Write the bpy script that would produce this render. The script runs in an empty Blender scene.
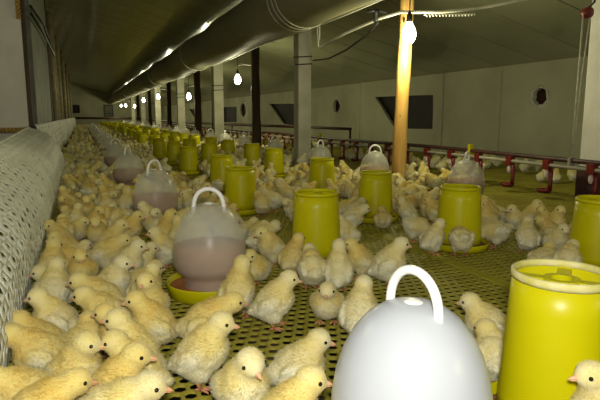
import bpy, bmesh, math, random
import numpy as np
from mathutils import Vector, Matrix, noise as mnoise
from mathutils.geometry import tessellate_polygon

# ------------------------------------------------------------------ scene, camera, light
scene = bpy.context.scene
COL = scene.collection
PI = math.pi
rng = random.Random(7)

CAM_H = 0.55
PITCH, YAW = math.radians(8.84), math.radians(21.75)
cam_d = bpy.data.cameras.new('camera')
cam = bpy.data.objects.new('camera', cam_d)
COL.objects.link(cam)
cam.location = (0, 0, CAM_H)
cam.rotation_euler = (PI / 2 - PITCH, 0, -YAW)
cam_d.sensor_width = 36.0
cam_d.lens = 540.0 * 36.0 / 600.0
cam_d.clip_start = 0.02
scene.camera = cam

world = bpy.data.worlds.new('world')
scene.world = world
world.use_nodes = True
world.node_tree.nodes['Background'].inputs[0].default_value = (0.55, 0.6, 0.4, 1)
world.node_tree.nodes['Background'].inputs[1].default_value = 0.006

# the flash of the camera that took the picture: a small lamp just above the lens
FLASH_W = 42.0
fl = bpy.data.lights.new('camera_flash', 'POINT')
fl.energy = FLASH_W
fl.color = (1.0, 0.97, 0.90)
fl.shadow_soft_size = 0.035
flo = bpy.data.objects.new('camera_flash', fl)
flo.location = (0.01, -0.02, CAM_H + 0.09)
COL.objects.link(flo)
BULB_W = 19.0

vs = scene.view_settings
vs.view_transform = 'Standard'
vs.look = 'None'
vs.gamma = 1.0
vs.exposure = 0.32
vs.use_curve_mapping = False
scene.cycles.use_denoising = True
scene.cycles.max_bounces = 6
scene.cycles.transparent_max_bounces = 12

# ------------------------------------------------------------------ helpers
def link(name, me, mat=None, parent=None, loc=(0, 0, 0), rot=(0, 0, 0)):
    o = bpy.data.objects.new(name, me)
    COL.objects.link(o)
    o.location = loc
    o.rotation_euler = rot
    if me is not None and mat is not None and len(me.materials) == 0:
        me.materials.append(mat)
    if parent is not None:
        o.parent = parent
    return o

def mesh_of(bm, name, smooth=True):
    me = bpy.data.meshes.new(name)
    bmesh.ops.recalc_face_normals(bm, faces=bm.faces)
    bm.to_mesh(me)
    bm.free()
    if smooth:
        for p in me.polygons:
            p.use_smooth = True
    return me

def tag(o, label, cat, group=None):
    o['label'] = label
    o['category'] = cat
    if group:
        o['group'] = group
    return o

def structure(o):
    o['kind'] = 'structure'
    return o

def empty(name, loc=(0, 0, 0), rz=0.0):
    o = bpy.data.objects.new(name, None)
    COL.objects.link(o)
    o.location = loc
    o.rotation_euler = (0, 0, rz)
    o.empty_display_size = 0.05
    return o

def copy_tree(src, parent=None):
    c = src.copy()
    COL.objects.link(c)
    c.parent = parent
    for ch in src.children:
        copy_tree(ch, c)
    return c

def add_box(bm, x0, x1, y0, y1, z0, z1, bevel=0.0):
    r = bmesh.ops.create_cube(bm, size=1.0)
    vs_ = r['verts']
    for v in vs_:
        v.co = Vector(((x0 + x1) / 2 + v.co.x * (x1 - x0), (y0 + y1) / 2 + v.co.y * (y1 - y0), (z0 + z1) / 2 + v.co.z * (z1 - z0)))
    if bevel:
        es = list({e for v in vs_ for e in v.link_edges})
        bmesh.ops.bevel(bm, geom=es, offset=bevel, segments=2, affect='EDGES', profile=0.7)

def box_mesh(name, *a, bevel=0.0):
    bm = bmesh.new()
    add_box(bm, *a, bevel=bevel)
    return mesh_of(bm, name, smooth=False)

def add_tube(bm, pts, rad, n=10, closed=False, caps=True):
    pts = [Vector(p) for p in pts]
    rads = rad if isinstance(rad, (list, tuple)) else [rad] * len(pts)
    m = len(pts)
    rings = []
    up = Vector((0, 0, 1))
    prev = None
    for i, p in enumerate(pts):
        if closed:
            t = pts[(i + 1) % m] - pts[i - 1]
        else:
            t = pts[min(i + 1, m - 1)] - pts[max(i - 1, 0)]
        t.normalize()
        if prev is None:
            a = t.cross(up)
            if a.length < 1e-3:
                a = t.cross(Vector((1, 0, 0)))
        else:
            a = prev - t * prev.dot(t)
        a.normalize()
        prev = a
        b = t.cross(a)
        rings.append([bm.verts.new(p + (a * math.cos(2 * PI * k / n) + b * math.sin(2 * PI * k / n)) * rads[i]) for k in range(n)])
    for i in range(m if closed else m - 1):
        r0, r1 = rings[i], rings[(i + 1) % m]
        for k in range(n):
            bm.faces.new((r0[k], r0[(k + 1) % n], r1[(k + 1) % n], r1[k]))
    if caps and not closed:
        bm.faces.new(rings[0])
        bm.faces.new(rings[-1])

def tube_mesh(name, pts, rad, n=10, **k):
    bm = bmesh.new()
    add_tube(bm, pts, rad, n, **k)
    return mesh_of(bm, name)

def add_lathe(bm, prof, n=40, closed=False):
    """prof: list of (r, z); r == 0 closes with a pole."""
    rings = []
    for r, z in prof:
        if r <= 1e-6:
            rings.append([bm.verts.new((0, 0, z))])
        else:
            rings.append([bm.verts.new((r * math.cos(2 * PI * k / n), r * math.sin(2 * PI * k / n), z)) for k in range(n)])
    m = len(rings)
    for i in range(m if closed else m - 1):
        a, b = rings[i], rings[(i + 1) % m]
        for k in range(n):
            k2 = (k + 1) % n
            if len(a) == 1 and len(b) == 1:
                continue
            if len(a) == 1:
                bm.faces.new((a[0], b[k], b[k2]))
            elif len(b) == 1:
                bm.faces.new((a[k], a[k2], b[0]))
            else:
                bm.faces.new((a[k], a[k2], b[k2], b[k]))

def lathe_mesh(name, prof, n=40, closed=False):
    bm = bmesh.new()
    add_lathe(bm, prof, n, closed)
    return mesh_of(bm, name)

# ------------------------------------------------------------------ materials
def mat_new(name):
    m = bpy.data.materials.new(name)
    m.use_nodes = True
    nt = m.node_tree
    return m, nt, nt.nodes['Principled BSDF'], nt.nodes['Material Output']

def noise_ramp(nt, c0, c1, scale, detail=4.0, lo=0.35, hi=0.65, coord='Object', stretch=None):
    tc = nt.nodes.new('ShaderNodeTexCoord')
    src = tc.outputs[coord]
    if stretch:
        mp = nt.nodes.new('ShaderNodeMapping')
        mp.inputs['Scale'].default_value = stretch
        nt.links.new(src, mp.inputs['Vector'])
        src = mp.outputs['Vector']
    nz = nt.nodes.new('ShaderNodeTexNoise')
    nz.inputs['Scale'].default_value = scale
    nz.inputs['Detail'].default_value = detail
    nt.links.new(src, nz.inputs['Vector'])
    rp = nt.nodes.new('ShaderNodeValToRGB')
    rp.color_ramp.elements[0].position = lo
    rp.color_ramp.elements[1].position = hi
    rp.color_ramp.elements[0].color = (*c0, 1)
    rp.color_ramp.elements[1].color = (*c1, 1)
    nt.links.new(nz.outputs['Fac'], rp.inputs['Fac'])
    return nz, rp

def surf(name, c0, c1=None, scale=6.0, rough=0.7, bump=0.0, bscale=30.0, metallic=0.0, coord='Object', stretch=None, spec=0.5, lo=0.35, hi=0.65):
    m, nt, b, out = mat_new(name)
    c1 = c1 or c0
    nz, rp = noise_ramp(nt, c0, c1, scale, coord=coord, stretch=stretch, lo=lo, hi=hi)
    nt.links.new(rp.outputs['Color'], b.inputs['Base Color'])
    b.inputs['Roughness'].default_value = rough
    b.inputs['Metallic'].default_value = metallic
    b.inputs['Specular IOR Level'].default_value = spec
    if bump:
        n2, r2 = noise_ramp(nt, (0, 0, 0), (1, 1, 1), bscale, coord=coord, stretch=stretch, lo=0.2, hi=0.8)
        bp = nt.nodes.new('ShaderNodeBump')
        bp.inputs['Strength'].default_value = bump
        bp.inputs['Distance'].default_value = 0.02
        nt.links.new(r2.outputs['Color'], bp.inputs['Height'])
        nt.links.new(bp.outputs['Normal'], b.inputs['Normal'])
    return m

M = {}
M['plaster'] = surf('whitewashed_plaster', (0.45, 0.445, 0.30), (0.59, 0.58, 0.41), 1.3, 0.85, 0.35, 9.0)
M['plaster_edge'] = surf('broken_plaster', (0.55, 0.52, 0.42), (0.70, 0.68, 0.58), 20, 0.9, 0.5, 40.0)
M['ceiling'] = surf('glossy_ceiling_sheet', (0.31, 0.32, 0.19), (0.38, 0.39, 0.24), 1.1, 0.20, 0.30, 3.5, stretch=(1.3, 1.3, 1))
_cb = M['ceiling'].node_tree.nodes['Principled BSDF']
_cb.inputs['Roughness'].default_value = 0.42
_cb.inputs['Coat Weight'].default_value = 0.5
_cb.inputs['Coat Roughness'].default_value = 0.13
M['ceiling_gap'] = surf('ceiling_backing', (0.10, 0.10, 0.07), (0.14, 0.14, 0.1), 3, 0.8)
M['left_wall'] = surf('grey_left_wall', (0.20, 0.19, 0.14), (0.30, 0.29, 0.22), 2.0, 0.8, 0.2, 10)
M['ground'] = surf('dark_litter_ground', (0.012, 0.010, 0.006), (0.03, 0.024, 0.014), 8.0, 0.95, 0.4, 30)
M['net'] = surf('olive_plastic_netting', (0.26, 0.228, 0.018), (0.37, 0.325, 0.034), 5.0, 0.7, coord='Object')
M['seam'] = surf('olive_seam_strip', (0.30, 0.27, 0.012), (0.40, 0.36, 0.02), 9.0, 0.8)
M['yellow'] = None
M['rope_gold'] = surf('gold_cord', (0.45, 0.26, 0.05), (0.75, 0.5, 0.14), 60, 0.3, 0.5, 120, metallic=0.4)
M['board'] = surf('white_foam_board', (0.66, 0.63, 0.54), (0.80, 0.77, 0.69), 3.0, 0.7, 0.15, 12)
M['dark_wood'] = surf('dark_wood', (0.035, 0.022, 0.012), (0.085, 0.05, 0.026), 9, 0.7, 0.3, 30, stretch=(1, 1, 0.1))
M['pole_wood'] = surf('peeled_pine_pole', (0.50, 0.27, 0.06), (0.72, 0.45, 0.13), 14, 0.6, 0.3, 30, stretch=(1, 1, 0.12))
M['post_white'] = surf('white_concrete_post', (0.50, 0.48, 0.36), (0.66, 0.64, 0.52), 4, 0.8, 0.25, 18)
M['grey_col'] = surf('grey_painted_board', (0.24, 0.25, 0.21), (0.34, 0.35, 0.29), 3, 0.7, 0.15, 12)
M['bamboo'] = surf('bamboo_cane', (0.36, 0.30, 0.16), (0.52, 0.46, 0.28), 8, 0.5)
M['black'] = surf('black_wire', (0.012, 0.012, 0.012), (0.03, 0.03, 0.03), 20, 0.5)
M['rail'] = surf('dark_red_steel_rail', (0.035, 0.014, 0.012), (0.08, 0.03, 0.025), 12, 0.5)
M['white_pipe'] = surf('white_plastic_pipe', (0.60, 0.58, 0.48), (0.72, 0.70, 0.6), 6, 0.4)
M['dull_pipe'] = surf('dull_water_pipe', (0.26, 0.24, 0.18), (0.38, 0.36, 0.28), 6, 0.6)
M['red'] = surf('red_plastic', (0.12, 0.008, 0.008), (0.20, 0.015, 0.013), 15, 0.4)
M['nozzle'] = surf('pale_nozzle', (0.6, 0.45, 0.4), (0.72, 0.6, 0.55), 15, 0.4)
M['duct'] = surf('olive_grey_duct_film', (0.20, 0.19, 0.11), (0.27, 0.255, 0.15), 2.2, 0.58, 0.2, 6.0, stretch=(1, 0.35, 1))
M['shutter'] = surf('dark_shutter', (0.014, 0.011, 0.009), (0.03, 0.022, 0.018), 5, 0.7)
M['maroon'] = surf('maroon_fan_cover', (0.04, 0.012, 0.012), (0.07, 0.022, 0.02), 12, 0.7)
M['string'] = surf('grey_string', (0.45, 0.43, 0.34), (0.6, 0.58, 0.46), 40, 0.7)
M['fence_net'] = surf('white_plastic_fence_net', (0.68, 0.70, 0.59), (0.80, 0.81, 0.71), 5, 0.55)
M['feed'] = surf('brown_feed', (0.22, 0.08, 0.03), (0.42, 0.2, 0.07), 120, 0.9, 0.8, 200)
M['socket'] = surf('dark_lamp_socket', (0.02, 0.018, 0.016), (0.05, 0.045, 0.04), 20, 0.4)
M['handle'] = surf('white_plastic_handle', (0.80, 0.80, 0.76), (0.86, 0.86, 0.82), 6, 0.35)
M['eye'] = surf('black_eye', (0.006, 0.005, 0.004), (0.01, 0.008, 0.006), 20, 0.12)
M['beak'] = surf('pink_orange_beak', (0.66, 0.34, 0.17), (0.78, 0.46, 0.26), 40, 0.45)
M['leg'] = surf('orange_pink_leg', (0.50, 0.20, 0.08), (0.66, 0.32, 0.15), 60, 0.55, 0.4, 300)

def plastic_translucent(name, col, col2, rough, trans, alpha):
    """thin moulded plastic: diffuse + translucent + a clear share + gloss."""
    m, nt, b, out = mat_new(name)
    nz, rp = noise_ramp(nt, col, col2, 4.0, lo=0.3, hi=0.7)
    nt.links.new(rp.outputs['Color'], b.inputs['Base Color'])
    b.inputs['Roughness'].default_value = rough
    tr = nt.nodes.new('ShaderNodeBsdfTranslucent')
    nt.links.new(rp.outputs['Color'], tr.inputs['Color'])
    mx = nt.nodes.new('ShaderNodeMixShader')
    mx.inputs[0].default_value = trans
    nt.links.new(b.outputs[0], mx.inputs[1])
    nt.links.new(tr.outputs[0], mx.inputs[2])
    last = mx
    if alpha > 0:
        tp = nt.nodes.new('ShaderNodeBsdfTransparent')
        m2 = nt.nodes.new('ShaderNodeMixShader')
        m2.inputs[0].default_value = alpha
        nt.links.new(mx.outputs[0], m2.inputs[1])
        nt.links.new(tp.outputs[0], m2.inputs[2])
        last = m2
    nt.links.new(last.outputs[0], out.inputs['Surface'])
    return m

M['yellow'] = plastic_translucent('yellow_feeder_plastic', (0.60, 0.55, 0.0012), (0.67, 0.615, 0.0025), 0.34, 0.18, 0.0)
M['yellow'].node_tree.nodes['Principled BSDF'].inputs['Specular IOR Level'].default_value = 0.3
M['yellow_worn'] = surf('worn_yellow_rim', (0.54, 0.49, 0.12), (0.68, 0.63, 0.32), 30, 0.6)
M['dome'] = plastic_translucent('milky_dome_plastic', (0.80, 0.82, 0.73), (0.86, 0.87, 0.79), 0.3, 0.25, 0.62)
M['dome_full'] = plastic_translucent('opaque_white_dome_plastic', (0.56, 0.59, 0.64), (0.60, 0.63, 0.67), 0.3, 0.2, 0.06)
M['water'] = surf('brown_medicated_water', (0.33, 0.125, 0.038), (0.39, 0.155, 0.05), 3, 0.75, spec=0.2)

def make_down(name, see_through):
    m, nt, b, out = mat_new(name)
    at = nt.nodes.new('ShaderNodeAttribute')
    at.attribute_name = 'tint'
    nz, rp = noise_ramp(nt, (0, 0, 0), (1, 1, 1), 38.0, lo=0.3, hi=0.7)
    oi = nt.nodes.new('ShaderNodeObjectInfo')
    add = nt.nodes.new('ShaderNodeMath'); add.operation = 'MULTIPLY_ADD'
    nt.links.new(oi.outputs['Random'], add.inputs[0])
    add.inputs[1].default_value = 0.42
    add.inputs[2].default_value = -0.21
    add2 = nt.nodes.new('ShaderNodeMath'); add2.operation = 'MULTIPLY_ADD'
    nt.links.new(rp.outputs['Color'], add2.inputs[0])
    add2.inputs[1].default_value = 0.22
    nt.links.new(add.outputs[0], add2.inputs[2])
    add3 = nt.nodes.new('ShaderNodeMath'); add3.operation = 'ADD'; add3.use_clamp = True
    nt.links.new(add2.outputs[0], add3.inputs[0])
    nt.links.new(at.outputs['Fac'], add3.inputs[1])
    cr = nt.nodes.new('ShaderNodeValToRGB')
    e = cr.color_ramp.elements
    e[0].position, e[0].color = 0.0, (0.69, 0.49, 0.095, 1)
    e[1].position, e[1].color = 1.0, (0.79, 0.76, 0.56, 1)
    k = cr.color_ramp.elements.new(0.45)
    k.color = (0.74, 0.63, 0.24, 1)
    nt.links.new(add3.outputs[0], cr.inputs['Fac'])
    nt.links.new(cr.outputs['Color'], b.inputs['Base Color'])
    b.inputs['Roughness'].default_value = 0.9
    b.inputs['Specular IOR Level'].default_value = 0.1
    b.inputs['Sheen Weight'].default_value = 0.25
    if see_through:      # single down strands let light through
        tr = nt.nodes.new('ShaderNodeBsdfTranslucent')
        nt.links.new(cr.outputs['Color'], tr.inputs['Color'])
        mx = nt.nodes.new('ShaderNodeMixShader')
        mx.inputs[0].default_value = see_through
        nt.links.new(b.outputs[0], mx.inputs[1])
        nt.links.new(tr.outputs[0], mx.inputs[2])
        nt.links.new(mx.outputs[0], out.inputs['Surface'])
    return m
M['down'] = make_down('chick_down', 0.0)
M['down_strand'] = make_down('chick_down_strand', 0.45)

def emission(name, col, s):
    m, nt, b, out = mat_new(name)
    b.inputs['Base Color'].default_value = (*col, 1)
    b.inputs['Emission Color'].default_value = (*col, 1)
    b.inputs['Emission Strength'].default_value = s
    return m
M['bulb'] = emission('lit_bulb_glass', (1.0, 0.97, 0.82), 22.0)
# ------------------------------------------------------------------ the house
XW, XL, YB, Y0 = 4.79, -0.88, 36.0, -2.2
def ceil_z(x):
    return 1.15 + 0.25 * (4.786 - x)

structure(link('floor', box_mesh('floor', XL - 0.3, XW + 0.3, Y0, YB + 0.3, -0.42, -0.36), M['ground']))

# netting floor: panels of real hexagonal mesh that tile the pen
NX, NY = 28, 28
PX, PY = 0.88 / NX, 0.034
HA = (PY * PY - PX * PX / 4) / (2 * PY)
HB = PY - HA
def net_panel_mesh():
    hexo = [(PX / 2, -HA), (PX / 2, HA), (0, HB), (-PX / 2, HA), (-PX / 2, -HA), (0, -HB)]
    K, T = 0.735, 0.006
    verts, faces = [], []
    for j in range(NY):
        for i in range(NX):
            cx = (i + 0.5 + 0.5 * (j % 2)) * PX
            cy = (j + 0.5) * PY
            b = len(verts)
            verts += [(cx + x, cy + y, 0) for x, y in hexo]
            verts += [(cx + x * K, cy + y * K, -0.0006) for x, y in hexo]
            verts += [(cx + x * K * 1.02, cy + y * K * 1.02, -T) for x, y in hexo]
            for k in range(6):
                k2 = (k + 1) % 6
                faces.append((b + k, b + k2, b + 6 + k2, b + 6 + k))
                faces.append((b + 6 + k, b + 6 + k2, b + 12 + k2, b + 12 + k))
    me = bpy.data.meshes.new('net_panel')
    me.from_pydata(verts, [], faces)
    me.materials.append(M['net'])
    return me
net_root = structure(empty('net_floor'))
net_me = net_panel_mesh()
PYL = NY * PY
for c in range(6):
    for r in range(38):
        yy = 0.25 + r * PYL
        if yy > YB - 0.4:
            continue
        # the last column ends half a cell early so the netting meets the wall
        link('net_panel', net_me, None, net_root, (-0.49 + c * 0.88 - 0.5 * PX, yy, 0))
bm = bmesh.new(); add_box(bm, -0.02, 0.02, 0, 0.95, -0.004, 0.0035, bevel=0.0015)
seam_me = mesh_of(bm, 'seam_strip', False)
for c in (2,):
    for r in range(12):
        link('seam_strip', seam_me, M['seam'], net_root, (-0.49 + c * 0.88, 0.25 + r * PYL, 0.0))
beam_me = box_mesh('support_beam', -0.03, 0.03, 0, YB - 0.6, -0.36, -0.008)
for c in range(7):
    link('support_beam', beam_me, M['dark_wood'], net_root, (min(-0.47 + c * 0.86, 4.7), 0.25, 0))

# right wall with broken openings, dark shutters behind them
def ragged(cy, cz, ry, rz, n, amp, seed):
    r = random.Random(seed)
    out = []
    for k in range(n):
        a = 2 * PI * k / n
        q = 1 + amp * (r.random() - 0.5) * 2
        out.append((cy + ry * q * math.cos(a), cz + rz * q * math.sin(a)))
    return out
holes = [
    ragged(4.73, 0.765, 0.105, 0.095, 18, 0.10, 1),
    [(8.46, 0.88), (7.6, 0.872), (6.75, 0.855), (6.735, 0.6), (6.72, 0.36), (7.3, 0.352), (7.8, 0.35), (8.15, 0.63)],
    ragged(10.0, 0.75, 0.17, 0.13, 14, 0.12, 3),
    [(14.3, 0.88), (13.2, 0.86), (12.2, 0.84), (12.2, 0.55), (12.2, 0.32), (13.2, 0.35), (13.75, 0.62)],
    ragged(16.9, 0.73, 0.33, 0.21, 14, 0.08, 5),
    [(19.7, 0.87), (17.7, 0.85), (17.7, 0.35), (19.7, 0.33)],
    [(26.4, 0.89), (23.4, 0.82), (23.4, 0.3), (24.7, 0.33)],
]
def wall_with_holes(name, outer, holes, x, depth):
    loops = [[Vector((p[0], p[1], 0)) for p in outer]] + [[Vector((p[0], p[1], 0)) for p in h] for h in holes]
    tris = tessellate_polygon(loops)
    flat = [p for l in loops for p in l]
    bm = bmesh.new()
    f = [bm.verts.new((x, p.x, p.y)) for p in flat]
    b = [bm.verts.new((x + depth, p.x, p.y)) for p in flat]
    for t in tris:
        bm.faces.new([f[i] for i in t])
        bm.faces.new([b[i] for i in reversed(t)])
    s = 0
    for l in loops:
        n = len(l)
        for k in range(n):
            i, j = s + k, s + (k + 1) % n
            bm.faces.new((f[i], f[j], b[j], b[i]))
        s += n
    return mesh_of(bm, name, smooth=False)
zt = ceil_z(XW)
wr = structure(link('wall_right', wall_with_holes('wall_right', [(Y0, -0.36), (YB, -0.36), (YB, zt), (Y0, zt)], holes, XW, 0.05), M['plaster']))
# plaster collars around the knocked-through round holes, pilasters and shutters belong to the wall
def collar(h, seed, w, amp):
    r = random.Random(seed)
    cy = sum(p[0] for p in h) / len(h); cz = sum(p[1] for p in h) / len(h)
    bm = bmesh.new()
    n = len(h)
    rows = []
    for fac, xx in ((1.0, 0.0), (1.0, -0.012), (1.0 + w, -0.008), (1.0 + w * 1.5, 0.0)):
        row = []
        for k, p in enumerate(h):
            q = fac if fac == 1.0 else 1 + (fac - 1) * (1 + amp * (r.random() - 0.5))
            row.append(bm.verts.new((XW + xx, cy + (p[0] - cy) * q, cz + (p[1] - cz) * q)))
        rows.append(row)
    for a, b in zip(rows, rows[1:]):
        for k in range(n):
            bm.faces.new((a[k], a[(k + 1) % n], b[(k + 1) % n], b[k]))
    return mesh_of(bm, 'plaster_collar')
for i, sd in ((0, 11), (2, 12), (4, 13)):
    link('plaster_collar', collar(holes[i], sd, 0.26, 1.8), M['plaster_edge'], wr)
for i, h in enumerate(holes):
    ys = [p[0] for p in h]; zs = [p[1] for p in h]
    link('shutter', box_mesh('shutter', XW + 0.09, XW + 0.12, min(ys) - 0.1, max(ys) + 0.1, min(zs) - 0.1, max(zs) + 0.1), M['maroon'] if i in (0, 2, 4) else M['shutter'], wr)
for y in (5.35, 6.5, 9.0, 11.4, 15.4, 21.0):
    link('pilaster', box_mesh('pilaster', XW - 0.012, XW + 0.01, y, y + 0.22, -0.02, zt - 0.005, bevel=0.004), M['plaster'], wr)

structure(link('wall_left', box_mesh('wall_left', XL - 0.1, XL, Y0, YB, -0.36, ceil_z(XL) - 0.01), M['left_wall']))
bm = bmesh.new()
q = [(XL - 0.1, -0.36), (XW + 0.14, -0.36), (XW + 0.14, ceil_z(XW + 0.14)), (XL - 0.1, ceil_z(XL - 0.1))]
fa = [bm.verts.new((a, YB, b)) for a, b in q]; fb = [bm.verts.new((a, YB + 0.15, b)) for a, b in q]
bm.faces.new(fa); bm.faces.new(fb)
for k in range(4):
    bm.faces.new((fa[k], fa[(k + 1) % 4], fb[(k + 1) % 4], fb[k]))
structure(link('wall_back', mesh_of(bm, 'wall_back', False), M['plaster']))
# door opening frame and small dark vent on the back wall
dr = structure(empty('window_1', (1.55, YB - 0.02, 0)))
bm = bmesh.new()
for a in ((-0.28, -0.20, -0.03, 0.01, 0.5, 1.24), (0.20, 0.28, -0.03, 0.01, 0.5, 1.24), (-0.20, 0.20, -0.03, 0.01, 1.15, 1.24), (-0.20, 0.20, -0.03, 0.01, 0.5, 0.58), (-0.20, 0.20, -0.03, 0.01, 0.66, 0.72)):
    add_box(bm, *a)
link('window_frame', mesh_of(bm, 'window_frame', False), M['black'], dr)
link('window_pane', box_mesh('window_pane', -0.2, 0.2, 0.0, 0.012, 0.58, 1.15), M['left_wall'], dr)
dr = structure(empty('window_2', (-0.30, YB - 0.02, 0)))
bm = bmesh.new()
for a in ((-0.2, -0.15, -0.03, 0.01, 0.72, 1.22), (0.15, 0.2, -0.03, 0.01, 0.72, 1.22), (-0.15, 0.15, -0.03, 0.01, 1.16, 1.22), (-0.15, 0.15, -0.03, 0.01, 0.72, 0.78)):
    add_box(bm, *a)
link('window_frame', mesh_of(bm, 'window_frame', False), M['black'], dr)
link('window_pane', box_mesh('window_pane', -0.15, 0.15, 0.0, 0.012, 0.78, 1.16), M['shutter'], dr)

# ceiling: sheets laid crosswise with a recessed joint between them
cr = structure(empty('ceiling'))
PW = 0.6725
def ceil_panel(w):
    bm = bmesh.new()
    x0, x1 = XL - 0.1, XW + 0.14
    n = 12
    rows = []
    for k in range(n + 1):
        x = x0 + (x1 - x0) * k / n
        z = ceil_z(x)
        rows.append([bm.verts.new((x, 0.006, z + 0.004)), bm.verts.new((x, 0.016, z)), bm.verts.new((x, w - 0.016, z)), bm.verts.new((x, w - 0.006, z + 0.004)),
                     bm.verts.new((x, w - 0.006, z + 0.02)), bm.verts.new((x, 0.006, z + 0.02))])
    for a, b in zip(rows, rows[1:]):
        for k in range(6):
            bm.faces.new((a[k], a[(k + 1) % 6], b[(k + 1) % 6], b[k]))
    bm.faces.new(rows[0]); bm.faces.new(rows[-1])
    return mesh_of(bm, 'ceiling_panel', False)
cpm = ceil_panel(PW)
y = 4.07 - PW * 9
while y < YB - 0.2:
    if y + PW > YB:
        link('ceiling_panel', ceil_panel(YB - y), M['ceiling'], cr, (0, y, 0))
    else:
        link('ceiling_panel', cpm, M['ceiling'], cr, (0, y, 0))
    y += PW
bm = bmesh.new()
x0, x1 = XL - 0.1, XW + 0.14
v = [bm.verts.new((x0, Y0, ceil_z(x0) + 0.03)), bm.verts.new((x1, Y0, ceil_z(x1) + 0.03)), bm.verts.new((x1, YB + 0.15, ceil_z(x1) + 0.03)), bm.verts.new((x0, YB + 0.15, ceil_z(x0) + 0.03))]
v2 = [bm.verts.new(a.co + Vector((0, 0, 0.05))) for a in v]
bm.faces.new(v); bm.faces.new(v2)
for k in range(4):
    bm.faces.new((v[k], v[(k + 1) % 4], v2[(k + 1) % 4], v2[k]))
link('roof_backing', mesh_of(bm, 'roof_backing', False), M['ceiling_gap'], cr)
# wall behind the photographer closes the house
structure(link('wall_front', box_mesh('wall_front', XL - 0.1, XW + 0.14, Y0 - 0.12, Y0, -0.36, 2.4), M['left_wall']))

# ------------------------------------------------------------------ air duct with its cords
DX, DZ, DR = 1.70, 1.495, 0.238
def duct():
    root = tag(empty('air_duct', (DX, 0, DZ)), 'long olive-grey plastic film air duct slung under the ceiling', 'duct')
    bm = bmesh.new()
    n, ny = 28, 150
    rows = []
    for j in range(ny + 1):
        y = -0.4 + (YB + 0.38 - 0.02 + 0.0) * j / ny
        sag = 0.010 * math.sin(y * 1.9) + 0.005 * math.sin(y * 4.3 + 1)
        rr = DR * (1 + 0.02 * math.sin(y * 3.1))
        row = []
        for k in range(n):
            a = 2 * PI * k / n
            w = 1 + 0.018 * mnoise.noise(Vector((math.cos(a) * 1.5, y * 1.1, math.sin(a) * 1.5)))
            row.append(bm.verts.new((rr * w * math.cos(a), y, rr * w * math.sin(a) - sag)))
        rows.append(row)
    for a, b in zip(rows, rows[1:]):
        for k in range(n):
            bm.faces.new((a[k], a[(k + 1) % n], b[(k + 1) % n], b[k]))
    link('duct_film', mesh_of(bm, 'duct_film'), M['duct'], root)
    # fold along the bottom, coloured white to paint the duct's bulb-lit lower edge
    link('lit_edge_fold', tube_mesh('lit_edge_fold', [(0.165, -0.4 + 36.3 * k / 120, -0.188 - 0.010 * math.sin((-0.4 + 36.3 * k / 120) * 1.9)) for k in range(121)], 0.011, 6), M['white_pipe'], root)
    for y in (4.18, 4.26, 4.36, 8.6, 13.0, 17.4, 21.8):
        pts = [((DR + 0.014) * math.cos(a), y + 0.03 * math.sin(a), (DR + 0.012) * math.sin(a)) for a in [2 * PI * k / 28 for k in range(28)]]
        link('cord', tube_mesh('cord', pts, 0.005, 6, closed=True), M['string'], root)
    for dy, ln in ((4.30, 0.14), (4.32, 0.20), (4.35, 0.16)):
        link('cord_end', tube_mesh('cord_end', [(0.19, dy, -0.17), (0.195, dy + 0.005, -0.17 - ln * 0.6), (0.19, dy, -0.17 - ln)], 0.006, 6), M['string'], root)
duct()

# ------------------------------------------------------------------ posts and poles in the middle
def square_post(name, x, y, w, label, mat, group=None, wires=()):
    root = tag(empty(name, (x, y, 0)), label, 'post', group)
    bm = bmesh.new()
    zt_ = ceil_z(x + w / 2) - 0.004
    add_box(bm, -w / 2, w / 2, -w / 2, w / 2, -0.36, zt_, bevel=0.008)
    link('shaft', mesh_of(bm, 'shaft', False), mat, root)
    for z in wires:
        s = w / 2 + 0.004
        link('tie_wire', tube_mesh('tie_wire', [(s, s, z), (s, -s, z + 0.01), (-s, -s, z - 0.004), (-s, s, z + 0.006)], 0.006, 6, closed=True), M['black'], root)
    return root
square_post('concrete_post', 2.27, 5.62, 0.15, 'white concrete post bound with black wire, next beyond the orange pine pole', M['post_white'], None, (1.10, 1.18))
ORD = ('first', 'second', 'third', 'fourth', 'fifth', 'sixth', 'seventh', 'eighth')
for i, y in enumerate((9.65, 13.6, 18.0, 22.5, 27.0)):
    square_post('concrete_post', 2.27, y, 0.17, 'white concrete post, %s beyond the wire-bound one near the pine pole' % ORD[i], M['post_white'], 'far white posts of the centre row', (1.0, 1.08) if y < 14 else ())

def round_pole(x, y, r, mat, label, group=None, lean=0.0):
    root = tag(empty('wooden_pole', (x, y, 0)), label, 'pole', group)
    n = 14
    zt_ = ceil_z(x + r + abs(lean)) - 0.004
    pts = []
    for k in range(n + 1):
        z = -0.36 + (zt_ + 0.36) * k / n
        pts.append((0.006 * math.sin(z * 3.1 + y) + lean * z / zt_, 0.005 * math.cos(z * 2.3), z))
    link('pole_shaft', tube_mesh('pole_shaft', pts, [r * (1 + 0.06 * math.sin(k * 1.7)) * (1.08 - 0.12 * k / n) for k in range(n + 1)], 12), mat, root)
    kn = bmesh.new()
    return root, kn
rp, kn = round_pole(2.27, 3.60, 0.052, M['pole_wood'], 'orange-brown peeled pine pole lit by the bulb tied to it', None, 0.02)
kn.free()
for z, a in ((0.55, 3.8), (0.9, 4.4), (1.25, 4.0)):
    kn = bmesh.new()
    r = bmesh.ops.create_uvsphere(kn, u_segments=8, v_segments=6, radius=0.014)
    for vv in r['verts']:
        vv.co = Vector((vv.co.x * 0.7 + 0.047 * math.cos(a) + 0.01, vv.co.y * 0.7 + 0.047 * math.sin(a), vv.co.z * 1.5 + z))
    link('branch_knot', mesh_of(kn, 'branch_knot'), M['dark_wood'], rp)
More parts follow.
